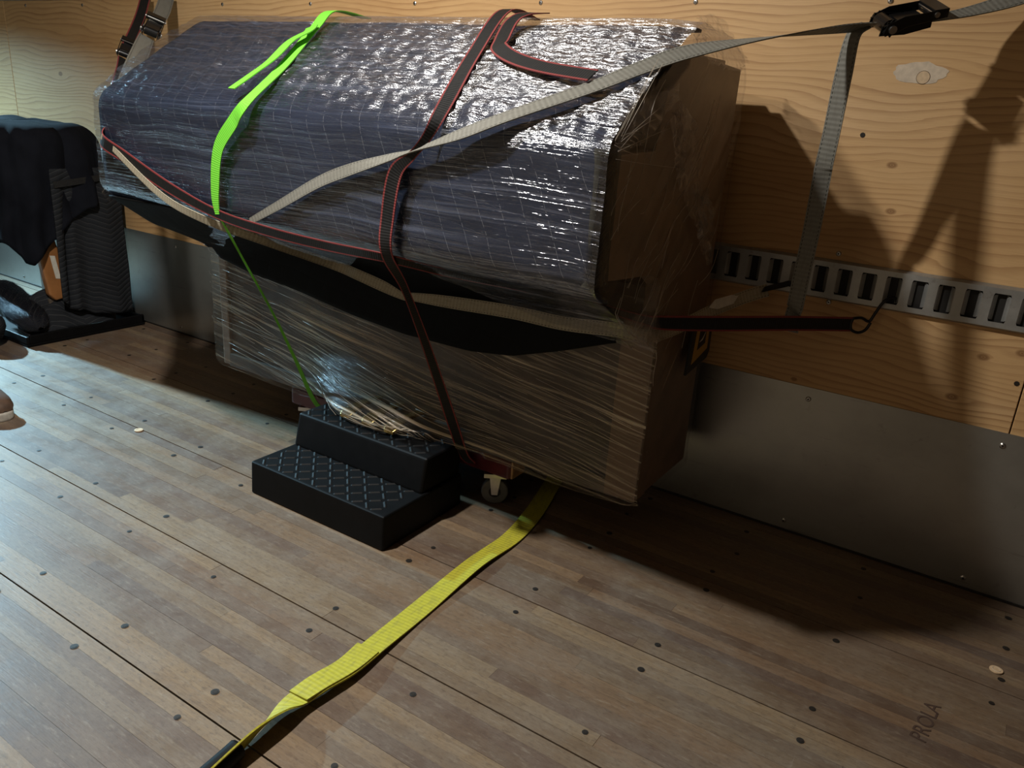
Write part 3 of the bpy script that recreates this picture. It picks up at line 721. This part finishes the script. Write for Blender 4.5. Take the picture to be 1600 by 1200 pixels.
# black and red strap over the right part
rs = empty('black_red_strap', (-.34, -.45, 1.19))
r1 = [(-.35, -.30, 1.192, 0, 0, 1, 1), (-.345, -.425, 1.196, 0, -.3, 1, 1), (-.308, -.582, 1.098, *UPN, 1), (-.262, -.735, .993, .45, -.6, .7, .8), (-.275, -.764, .940, .75, -.6, .2, .55), (-.306, -.768, .905, .5, -.9, 0, .5), (-.345, -.770, .868, .2, -1, 0, .9), (-.362, -.771, .781, 0, -1, 0, 1), (-.363, -.771, .711, .2, -1, 0, .8), (-.366, -.71, .63, .7, -.7, 0, .5), (-.369, -.63, .49, .7, -.7, 0, .6), (-.373, -.55, .34, .5, -.9, 0, .75), (-.376, -.50, .245, .35, -1, 0, .85), (-.380, -.447, .150, .2, -1, 0, .85), (-.372, -.42, .118, 0, -1, -.2, .8)]
part(rs, ribbon('webbing', r1, .034, 'web_redblack'))
r2 = [(-.262, -.40, 1.194, 0, -.1, 1), (-.275, -.455, 1.186, 0, -.4, .9), (-.287, -.485, 1.168, *UPN), (-.268, -.545, 1.128, *UPN), (-.254, -.572, 1.112, -.15, -.6, .8), (-.195, -.604, 1.092, 0, -.62, .78), (-.113, -.627, 1.077, 0, -.6, .8), (-.001, -.647, 1.066, .05, -.6, .8)]
part(rs, ribbon('strap_tail', r2, .034, 'web_redblack'))
tag(rs, 'black webbing strap with red edges over the right part of the wrapped piano', 'strap')

# ratchet buckle
def ratchet(root, c, d, n, sc_=1., handle=.0):
    d = Vector(d).normalized(); n = Vector(n); n = (n-d*n.dot(d)).normalized(); w = n.cross(d)
    M = Matrix(((d.x, w.x, n.x, c[0]), (d.y, w.y, n.y, c[1]), (d.z, w.z, n.z, c[2]), (0, 0, 0, 1))) @ Matrix.Scale(sc_, 4)
    f = MB()
    for s in (-1, 1):
        y = s*.0225
        f.prism([(-.050, y, -.008), (-.046, y, .010), (-.020, y, .016), (.020, y, .010), (.050, y, .006), (.050, y, -.006), (.0, y, -.012)], (0, .0022*s, 0), 0, M)
    f.cyl((.044, -.024, 0), (.044, .024, 0), .004, 12, 0, None, M)
    fo = part(root, f.build('ratchet_frame', 'black_metal'))
    h = MB()
    for s in (-1, 1):
        y = s*.0285
        h.prism([(-.046, y, -.004), (-.040, y, .014), (-.010, y, .024), (.060, y, .026), (.074, y, .020), (.070, y, .010), (.0, y, .004), (-.030, y, -.008)], (0, .002*s, 0), 0, M)
    h.box((.048, -.030, .010), (.076, .030, .027), 0, M)
    part(root, h.build('ratchet_handle', 'black_metal', bevel=.0012))
    g_ = MB()
    for s in (-1, 1):
        y = s*.0255; tp_ = []
        for i in range(20):
            r = .0165 if i % 2 else .0125; a = 6.28319*i/20; tp_.append((-.030+r*math.cos(a), y, .004+r*math.sin(a)))
        g_.prism(tp_, (0, .0022*s, 0), 0, M)
    part(root, g_.build('ratchet_gear', 'black_metal'))
    sp = MB().cyl((-.030, -.0205, .004), (-.030, .0205, .004), .0145, 18, 0, None, M).box((-.012, -.0215, -.004), (.040, .0215, .012), 0, M)
    part(root, sp.build('spool', 'black_metal'))
    part(root, MB().cyl((-.030, -.035, .004), (-.030, .035, .004), .0075, 14, 0, None, M).build('ratchet_axle', 'steel'))
    part(root, MB().cyl((.052, -.034, .019), (.052, .034, .019), .0050, 12, 0, None, M).build('ratchet_bolt', 'steel'))
    return M
def wire_hook(root, p, d, mat='black_metal', r=.0035, w=.014, L=.045, drop=(0, 0, 0)):
    """loop for the webbing and a bent wire hook ending in the rail"""
    p = Vector(p); d = Vector(d).normalized(); s = Vector((0, 0, 1)); s = (s-d*s.dot(d)).normalized()
    loop = [p+s*w, p+d*.010+s*w*1.05, p+d*.026+s*w*.55, p+d*L*.8, p+d*L+Vector(drop)*.5, p+d*(L+.012)+Vector(drop)]
    loop2 = [p+s*w, p-d*.004, p-s*w, p+d*.012-s*w*1.0, p+d*.028-s*w*.5, p+d*L*.8]
    part(root, MB().tube(cr([tuple(q) for q in loop], 5), r, 8).tube(cr([tuple(q) for q in loop2], 5), r, 8).build('wire_hook', mat, smooth=True))

# grey strap: over the piano to the ratchet and the wall, tail hanging down
gy = empty('grey_ratchet_strap', (.393, -.2, 1.2))
a = [(-.775, -.768, .720, 0, -1, 0, .35), (-.679, -.766, .768, .1, -1, .2, .5), (-.561, -.765, .828, 0, -1, .3, .62), (-.47, -.765, .863, 0, -1, .3, .62), (-.36, -.766, .897, .1, -.8, .8, .5), (-.305, -.768, .914, .2, -.5, .9, .3), (-.201, -.767, .950, .1, -.7, .6, .6), (-.105, -.747, .990, *UPN, .9), (.01, -.664, 1.047, *UPN, 1), (.065, -.60, 1.083, .1, -.55, .83, 1), (.118, -.52, 1.118, .15, -.65, .8, 1), (.20, -.41, 1.150, .1, -.05, 1, 1), (.30, -.285, 1.180, 0, .4, .92, 1), (.360, -.222, 1.193, 0, .4, .92, 1)]
part(gy, ribbon('webbing', a, .040, 'web_grey'))
part(gy, ribbon('webbing', [(.435, -.160, 1.212, 0, -.35, .95, 1), (.50, -.10, 1.232, .0, -.5, .9, 1), (.575, -.055, 1.262, .1, -.7, .7, 1), (.612, -.03, 1.290, .2, -.9, .3, .9)], .040, 'web_grey'))
b = [(.350, -.222, 1.196, -.3, -.6, .7), (.332, -.232, 1.176, -.5, -.8, .1), (.326, -.224, 1.10, -.25, -1, 0), (.322, -.212, 1.0, -.2, -1, 0), (.317, -.200, .935, 0, -1, 0), (.316, -.195, .905, .3, -1, .1), (.315, -.190, .80, 0, -1, 0), (.311, -.185, .70, 0, -1, 0), (.308, -.176, .635, 0, -1, 0), (.304, -.160, .612, 0, -.8, .5), (.301, -.148, .590, 0, -1, 0), (.300, -.142, .562, 0, -1, 0)]
part(gy, ribbon('strap_tail', b, .036, 'web_grey'))
ratchet(gy, (.402, -.190, 1.202), (.12, .095, .033), (.1, -.42, .9), 1.0)
wire_hook(gy, (.606, -.034, 1.285), (.03, .02, .05), L=.035)
tag(gy, 'grey webbing strap with black ratchet buckle and hanging tail at the upper right', 'strap')
# grey strap round the lower part, hooked into the rail
gl = empty('grey_lower_strap', (.26, -.02, .65))
a = [(-1.33, -.771, .862, 0, -1, 0, .4), (-1.108, -.773, .747, 0, -1, 0, .5), (-.95, -.77, .705, 0, -1, -.2, .6), (-.86, -.68, .66, .3, -1, .3, .6), (-0.811, -0.478, 0.579, 0, -.95, .3, 0.75), (-0.719, -0.478, 0.566, 0, -.95, .3, 0.80), (-0.631, -0.478, 0.551, 0, -.95, .3, 0.80), (-0.563, -0.478, 0.537, 0, -.95, .3, 0.50), (-0.536, -0.478, 0.542, 0, -.95, .3, 0.60), (-0.426, -0.478, 0.550, 0, -.95, .3, 0.85), (-0.242, -0.478, 0.561, 0, -.95, .3, 0.90), (-0.107, -0.478, 0.562, 0, -.95, .3, 0.90), (0.018, -0.478, 0.574, 0, -.95, .3, 0.90), (.085, -.460, .570, .5, -.9, .1, .8), (.112, -.38, .575, 1, -.3, .2, .8), (.135, -.25, .592, 1, -.3, .2, .85), (.175, -.13, .615, .8, -.6, .3, .9), (.215, -.07, .632, .7, -.8, .3, .9)]
part(gl, ribbon('webbing', a, .034, 'web_grey_lifted'))
part(gl, MB().prism([(.205, -.086, .628), (.21, -.080, .642), (.248, -.028, .655), (.262, -.010, .653), (.262, -.012, .646), (.245, -.034, .640)], (.002, -.004, 0)).build('flat_hook', 'black_metal'))
tg = MB().prism([(x+.016, y_-.012, z+.004) for x, y_, z in ((.120, -.232, .600), (.128, -.222, .618), (.150, -.178, .626), (.160, -.158, .622), (.154, -.164, .604), (.132, -.205, .594))], (.0015, -.001, .0012))
tag(part(gl, tg.build('paper_tag', 'paper')), 'torn paper tag')
tag(gl, 'grey webbing strap around the lower piano, hooked to the rail', 'strap')
# black and red strap around the piano belly, hooked into the rail on the right
bs = empty('black_red_belly_strap', (.42, -.04, .59))
a = [(-1.385, -.70, .885, -.5, -1, 0, 1), (-1.337, -.768, .855, 0, -1, 0, 1), (-1.238, -.769, .819, 0, -1, 0, .95), (-1.062, -.770, .762, 0, -1, 0, .85), (-.884, -.771, .722, 0, -1, -.1, .7), (-.719, -.769, .706, 0, -1, -.2, .7), (-.55, -.76, .698, 0, -1, -.2, .65), (-.372, -.758, .698, 0, -1, -.3, .6), (-.28, -.66, .668, .3, -.9, 0, .5), (-.15, -.50, .628, .3, -.9, 0, .5), (-.02, -.448, .606, 0, -1, 0, .5), (.070, -.447, .600, .3, -.9, 0, .6), (.108, -.440, .600, 1, -.3, 0, .9), (.2, -.335, .597, .8, -.6, 0, 1), (.31, -.182, .591, .8, -.6, 0, 1), (.412, -.048, .584, .8, -.6, 0, 1)]
part(bs, ribbon('webbing', a, .034, 'web_redblack'))
p0 = [(.412, -.048, .598), (.428, -.036, .600), (.444, -.030, .594), (.452, -.028, .612), (.463, -.026, .640), (.474, -.020, .652), (.486, -.008, .652), (.489, -.006, .643)]
p1 = [(.412, -.048, .598), (.410, -.050, .584), (.414, -.048, .571), (.428, -.040, .566), (.441, -.034, .574), (.448, -.029, .592)]
part(bs, MB().tube(cr(p0, 5), .0034, 8).tube(cr(p1, 5), .0034, 8).build('wire_hook', 'black_metal', smooth=True))
tag(bs, 'black strap with red edges around the piano belly, wire hook in rail', 'strap')
# two straps at the upper left
s1 = empty('grey_ratchet_strap', (-1.9, -.2, 1.17))
part(s1, ribbon('webbing', [(-1.395, -.70, .868, .57, .14, .8, .8), (-1.60, -.52, .985, .57, .14, .8, 1), (-1.78, -.35, 1.085, .57, .14, .8, 1), (-1.86, -.27, 1.135, .57, .14, .8, .9)], .052, 'web_grey'))
part(s1, ribbon('webbing', [(-1.89, -.215, 1.178, .57, .14, .8, .9), (-1.98, -.12, 1.235, .57, .14, .8, 1), (-2.06, -.04, 1.300, .57, .14, .8, 1)], .048, 'web_grey'))
ratchet(s1, (-1.875, -.238, 1.160), (-.10, .10, .062), (.5, .0, .85), .95)
wire_hook(s1, (-2.06, -.04, 1.300), (-.02, .02, .02), L=.03)
tag(s1, 'grey webbing strap with black ratchet at the upper left plywood', 'strap')
s2 = empty('black_red_ratchet_strap', (-2.1, -.18, 1.1))
part(s2, ribbon('webbing', [(-1.392, -.715, .872, .57, .14, .8, .8), (-1.70, -.49, .975, .57, .14, .8, 1), (-1.86, -.37, 1.030, .57, .14, .8, 1), (-1.94, -.31, 1.065, .57, .14, .8, 1)], .032, 'web_redblack'))
part(s2, ribbon('webbing', [(-1.965, -.275, 1.105, .57, .14, .8, 1), (-2.09, -.14, 1.205, .57, .14, .8, 1), (-2.18, -.045, 1.300, .57, .14, .8, 1)], .034, 'web_redblack'))
ratchet(s2, (-1.955, -.29, 1.088), (-.11, .12, .10), (.5, .0, .85), .72)
wire_hook(s2, (-2.18, -.045, 1.300), (-.02, .02, .02), L=.03)
tag(s2, 'narrow black and red strap with small ratchet at the upper left', 'strap')
# yellow webbing on the floor
ys = empty('yellow_strap', (-.17, -.8, 0))
y = [(-.275, -.12, .003, 0, 0, 1), (-.245, -.22, .004, 0, 0, 1), (-.205, -.364, .006, .1, 0, 1), (-.183, -.504, .004, 0, 0, 1), (-.184, -.661, .008, -.1, 0, 1), (-.174, -.858, .004, 0, 0, 1), (-.163, -1.007, .009, -.05, 0, 1), (-.155, -1.095, .013, -.1, 0, 1), (-.160, -1.16, .017, -.12, 0, 1), (-.164, -1.215, .016, -.2, 0, 1), (-.158, -1.262, .022, -.75, 0, .8), (-.152, -1.31, .024, -.95, 0, .5), (-.148, -1.36, .020, -.95, 0, .4), (-.144, -1.42, .018, -.9, 0, .5)]
part(ys, ribbon('webbing', y, .048, 'web_yellow', thick=.003))
y2 = [(-.164, -1.032, .0145, 0, 0, 1), (-.158, -1.095, .0165, -.1, 0, 1), (-.163, -1.16, .0205, -.12, 0, 1), (-.166, -1.205, .0195, -.2, 0, 1)]
part(ys, ribbon('sewn_overlap', y2, .050, 'web_yellow', thick=.003))
part(ys, MB().tube(cr([(-.150, -1.345, .022), (-.147, -1.375, .021), (-.143, -1.43, .020), (-.14, -1.50, .018)], 5), .0165, 12).build('black_sleeve', 'black_plastic', smooth=True))
tag(ys, 'yellow webbing strap lying across the floor from under the piano', 'strap')

# ================================================================== LEFT CORNER
# floor tray
tr = empty('floor_tray', (-2.75, -.27, 0))
t = MB().box((-3.15, -.52, .0), (-2.405, -.03, .012))
for lo, hi in (((-3.15, -.52, .012), (-2.405, -.508, .042)), ((-2.417, -.508, .012), (-2.405, -.03, .046)), ((-3.15, -.042, .012), (-2.405, -.03, .042))): t.box(lo, hi)
part(tr, t.build('tray_body', 'black_plastic', bevel=.003)); tag(tr, 'shallow black tray under the blanket covered furniture', 'tray')
# covered furniture
cf = empty('covered_furniture', (-2.75, -.27, .012))
def cfp(o): return part(cf, o)
# furniture frame inside
cfp(MB().box((-3.02, -.40, .60), (-2.50, -.10, .75)).build('seat_box', 'case_dark', bevel=.01))
for x, y in ((-2.98, -.38), (-2.98, -.12), (-2.53, -.12)):
    cfp(MB().prism([(x-.025, y-.025, .013), (x+.025, y-.025, .013), (x+.025, y+.025, .013), (x-.025, y+.025, .013)], (0, 0, .6)).build('leg', 'case_dark', bevel=.006))
lg = [(-2.512, -.352, .145), (-2.512, -.318, .150), (-2.512, -.306, .19), (-2.512, -.308, .30), (-2.512, -.330, .395), (-2.512, -.395, .395), (-2.512, -.392, .30), (-2.512, -.375, .17)]
l = cfp(MB().prism(lg, (.035, 0, 0)).build('arm_panel', 'wood_orange', bevel=.010, seg=3)); tag(l, 'orange brown wooden end piece')
part2 = MB().prism([(-2.4765, -.345, .235), (-2.4765, -.325, .232), (-2.4765, -.338, .325), (-2.4765, -.358, .328)], (.0008, 0, 0)).build('sticker', 'paper'); part2.parent = l
cfp(MB().box((-2.56, -.37, .02), (-2.50, -.33, .15)).build('leg', 'case_dark', bevel=.006))
# draped blanket over the top (closed loop around, rows from hem to crown)
P = []; U = []
def plan(a, hx, hy):
    c, s = math.cos(a), math.sin(a); e = .55
    return math.copysign(abs(c)**e, c)*hx, math.copysign(abs(s)**e, s)*hy
cx, cy = -2.80, -.275
for i in range(81):
    a = 6.28319*i/80; row = []; ur = []
    ux, uy = plan(a, .345, .205)
    yy = cy+uy
    hem = .33+.05*math.sin(a*5+1)+.03*nz(math.cos(a)*3, math.sin(a)*3)
    if ux > .30: hem = lerp([(-.50, .33), (-.42, .30), (-.36, .375), (-.30, .44), (-.25, .50), (-.05, .56)], yy)
    for j in range(37):
        s = j/36
        if s < .60:
            z = hem+(.725-hem)*s/.60; r = 1.03+.055*(1-s/.60)
        else:
            q = (s-.60)/.40; z = .725+.092*math.sin(min(1, q*1.25)*1.5708); r = 1.03*(1-q**2.2)**.5 if q < 1 else 0
        fold = .030*nz(math.cos(a)*5, math.sin(a)*5, z*3.2)+.024*math.sin(a*11+2*nz(z*4, 2))*(1-s)
        k_ = r*(1+fold*2.2)
        zz = z+(.018*nz(ux*r*6, uy*r*8, 3) if s > .65 else 0)
        row.append((cx+ux*k_, cy+uy*k_, zz)); ur.append((a*.35, z))
    P.append(row); U.append(ur)
cfp(grid('blanket', P, 'felt_navy', None, U, True, .008))
# quilted blanket hanging on the right side, in folds
P = []; U = []
for i in range(49):
    y = -.335+.275*i/48; row = []; ur = []
    zb = lerp([(-.34, .16), (-.30, .11), (-.25, .10), (-.2, .075), (-.10, .060), (-.05, .060)], y)
    for j in range(41):
        z = .66+(zb-.66)*j/40; s = j/40
        fold = .012*math.sin((y+.34)*38+.6*s)+.007*nz(y*16, z*6, 2)
        crease = -.035*math.exp(-((y+.285+.015*s)/.016)**2)
        row.append((-2.452+fold*(.35+.65*s)+crease*min(1, s*2)+.012*s, y-.015*s*(1 if y < -.2 else -.6), z)); ur.append((y, z))
    P.append(row); U.append(ur)
cfp(grid('quilted_blanket', P, 'quilt_grey', None, U, True, .008))
# lower quilt heap between the arm piece and the tray
P = []; U = []
for i in range(33):
    y = -.50+.36*i/32; row = []; ur = []
    for j in range(17):
        s = j/16; h = lerp([(-.5, .06), (-.42, .12), (-.34, .165), (-.28, .13), (-.2, .085), (-.14, .05)], y)
        row.append((-2.56+.125*s+.010*nz(y*12, s*4, 3), y+.01*nz(y*9, s*5), .016+h*math.cos(s*1.45)*(1+.15*nz(y*14, s*6, 8)))); ur.append((y, s*.2))
    P.append(row); U.append(ur)
cfp(grid('quilt_heap', P, 'quilt_grey', None, U, True, .006))
tag(cf, 'furniture draped with dark moving blankets, orange wooden end showing', 'furniture')
# tie strap from the furniture to the rail
ts = empty('black_tie_strap', (-2.5, -.2, .6))
part(ts, ribbon('webbing', [(-2.435, -.33, .602, 1, -.3, 0), (-2.43, -.24, .612, 1, 0, 0), (-2.432, -.14, .625, 1, .1, 0), (-2.47, -.06, .645, .7, -.5, 0), (-2.55, -.022, .66, .2, -1, 0)], .024, 'web_black'))
part(ts, MB().box((-2.445, -.115, .622), (-2.432, -.085, .645)).build('buckle', 'steel', bevel=.002))
tag(ts, 'black tie strap from the blanket covered furniture to the rail', 'strap')
# film wrapped bundle lying in front on the tray
def blob(name, c, ax, r, mat, parent, seed, n=24, m=22, flat_=.75, film=False):
    c = Vector(c); ax = Vector(ax); P = []; U = []; d = ax.normalized(); up_ = Vector((0, 0, 1)); sd = d.cross(up_).normalized(); upv = sd.cross(d)
    for i in range(n+1):
        s = i/n; t = s*2-1; rr = r*max(.02, 1-abs(t)**3.2)**.5; row = []; ur = []
        for j in range(m+1):
            a = 6.28319*j/m; k_ = 1+.10*nz(t*2.5, math.cos(a)*1.5+seed, math.sin(a)*1.5)+.05*nz(t*7, math.cos(a)*4, math.sin(a)*4+seed)
            row.append(c+ax*t+(sd*math.cos(a)+upv*math.sin(a)*flat_)*rr*k_); ur.append((t*ax.length, a*r))
        P.append(row); U.append(ur)
    return part(parent, grid(name, P, mat, None, U, True))
wb = empty('wrapped_bundle', (-2.62, -.47, .05))
blob('blanket_roll', (-2.60, -.445, .118), (.20, -.02, -.050), .066, 'felt_navy', wb, 3)
blob('stretch_film', (-2.60, -.445, .118), (.205, -.0205, -.051), .0695, 'film_bundle', wb, 3)
part(wb, MB().prism([(-2.60, -.521, .130), (-2.578, -.521, .126), (-2.578, -.519, .145), (-2.60, -.519, .150)], (.0005, -.0015, 0)).build('label_sticker', 'white_label'))
tag(wb, 'dark blanket roll in clear film lying on the black tray', 'bundle')
rb = empty('rolled_blanket', (-2.62, -.62, 0))
blob('blanket_roll', (-2.64, -.605, .078), (.19, 0, -.005), .080, 'quilt_grey', rb, 9, flat_=.95)
tag(rb, 'rolled dark moving blanket on the floor at the left edge', 'blanket')

# ------------------------------------------------------------------ sneaker at the left edge
sh = empty('sneaker', (-1.9, -.91, 0))
def shoe_ring(x, w0, zb, zt, yc, n=16):
    return [(x, yc+w0*math.cos(a)*(1 if math.sin(a) > 0 else 1.0), zb+(zt-zb)*(math.sin(a)*.5+.5)) for a in [6.28319*k/n for k in range(n+1)]]
def shoe(stations, mat, name):
    P = [shoe_ring(*s) for s in cr(stations, 5)]; U = [[(q[0], q[2]) for q in row] for row in P]
    return part(sh, grid(name, P, mat, None, U, True))
shoe([(-1.758, .006, .022, .030, -.912), (-1.766, .028, .018, .048, -.912), (-1.80, .044, .016, .068, -.914), (-1.86, .047, .016, .090, -.916), (-1.93, .042, .016, .120, -.916), (-2.00, .038, .018, .130, -.915), (-2.035, .030, .02, .125, -.914), (-2.045, .004, .03, .11, -.914)], 'shoe_brown', 'upper')
so_ = []
for i in range(40):
    a = 6.28319*i/40; x = -1.899+.148*math.copysign(abs(math.cos(a))**.75, math.cos(a)); yw = (.050 if x > -1.9 else .043)*math.copysign(abs(math.sin(a))**.8, math.sin(a)); so_.append((x, -.914+yw, 0))
part(sh, MB().prism(so_, (0, 0, .026)).build('sole', 'shoe_white', bevel=.005))
for k in range(4):
    x = -1.84-.022*k; z = .083+.011*k
    part(sh, MB().tube([(x, -.914-.026, z-.006), (x-.003, -.914, z+.006), (x, -.914+.026, z-.006)], .003, 6).build('lace', 'lace'))
tag(sh, 'brown and white sneaker on the floor at the left edge', 'shoe')

# ------------------------------------------------------------------ small discs on the floor
for (x, y_, lb) in ((-1.41, -.702, 'small pale disc on the floor left of the black step'), (.855, -.299, 'small pale disc on the floor at the right edge')):
    o = empty('plastic_disc', (x, y_, 0)); tag(o, lb, 'disc', 'pale discs lying on the floor')
    r = .0125; d_ = MB().cyl((x, y_, .0006), (x, y_, .0036), r, 22).build('disc', 'plug_wood', None, bevel=.0008); part(o, d_)
    part(o, MB().tube([(x+r*.6*math.cos(6.28319*k/16), y_+r*.6*math.sin(6.28319*k/16), .0036) for k in range(16)], .0008, 6, closed=True).build('raised_ring', 'filler'))
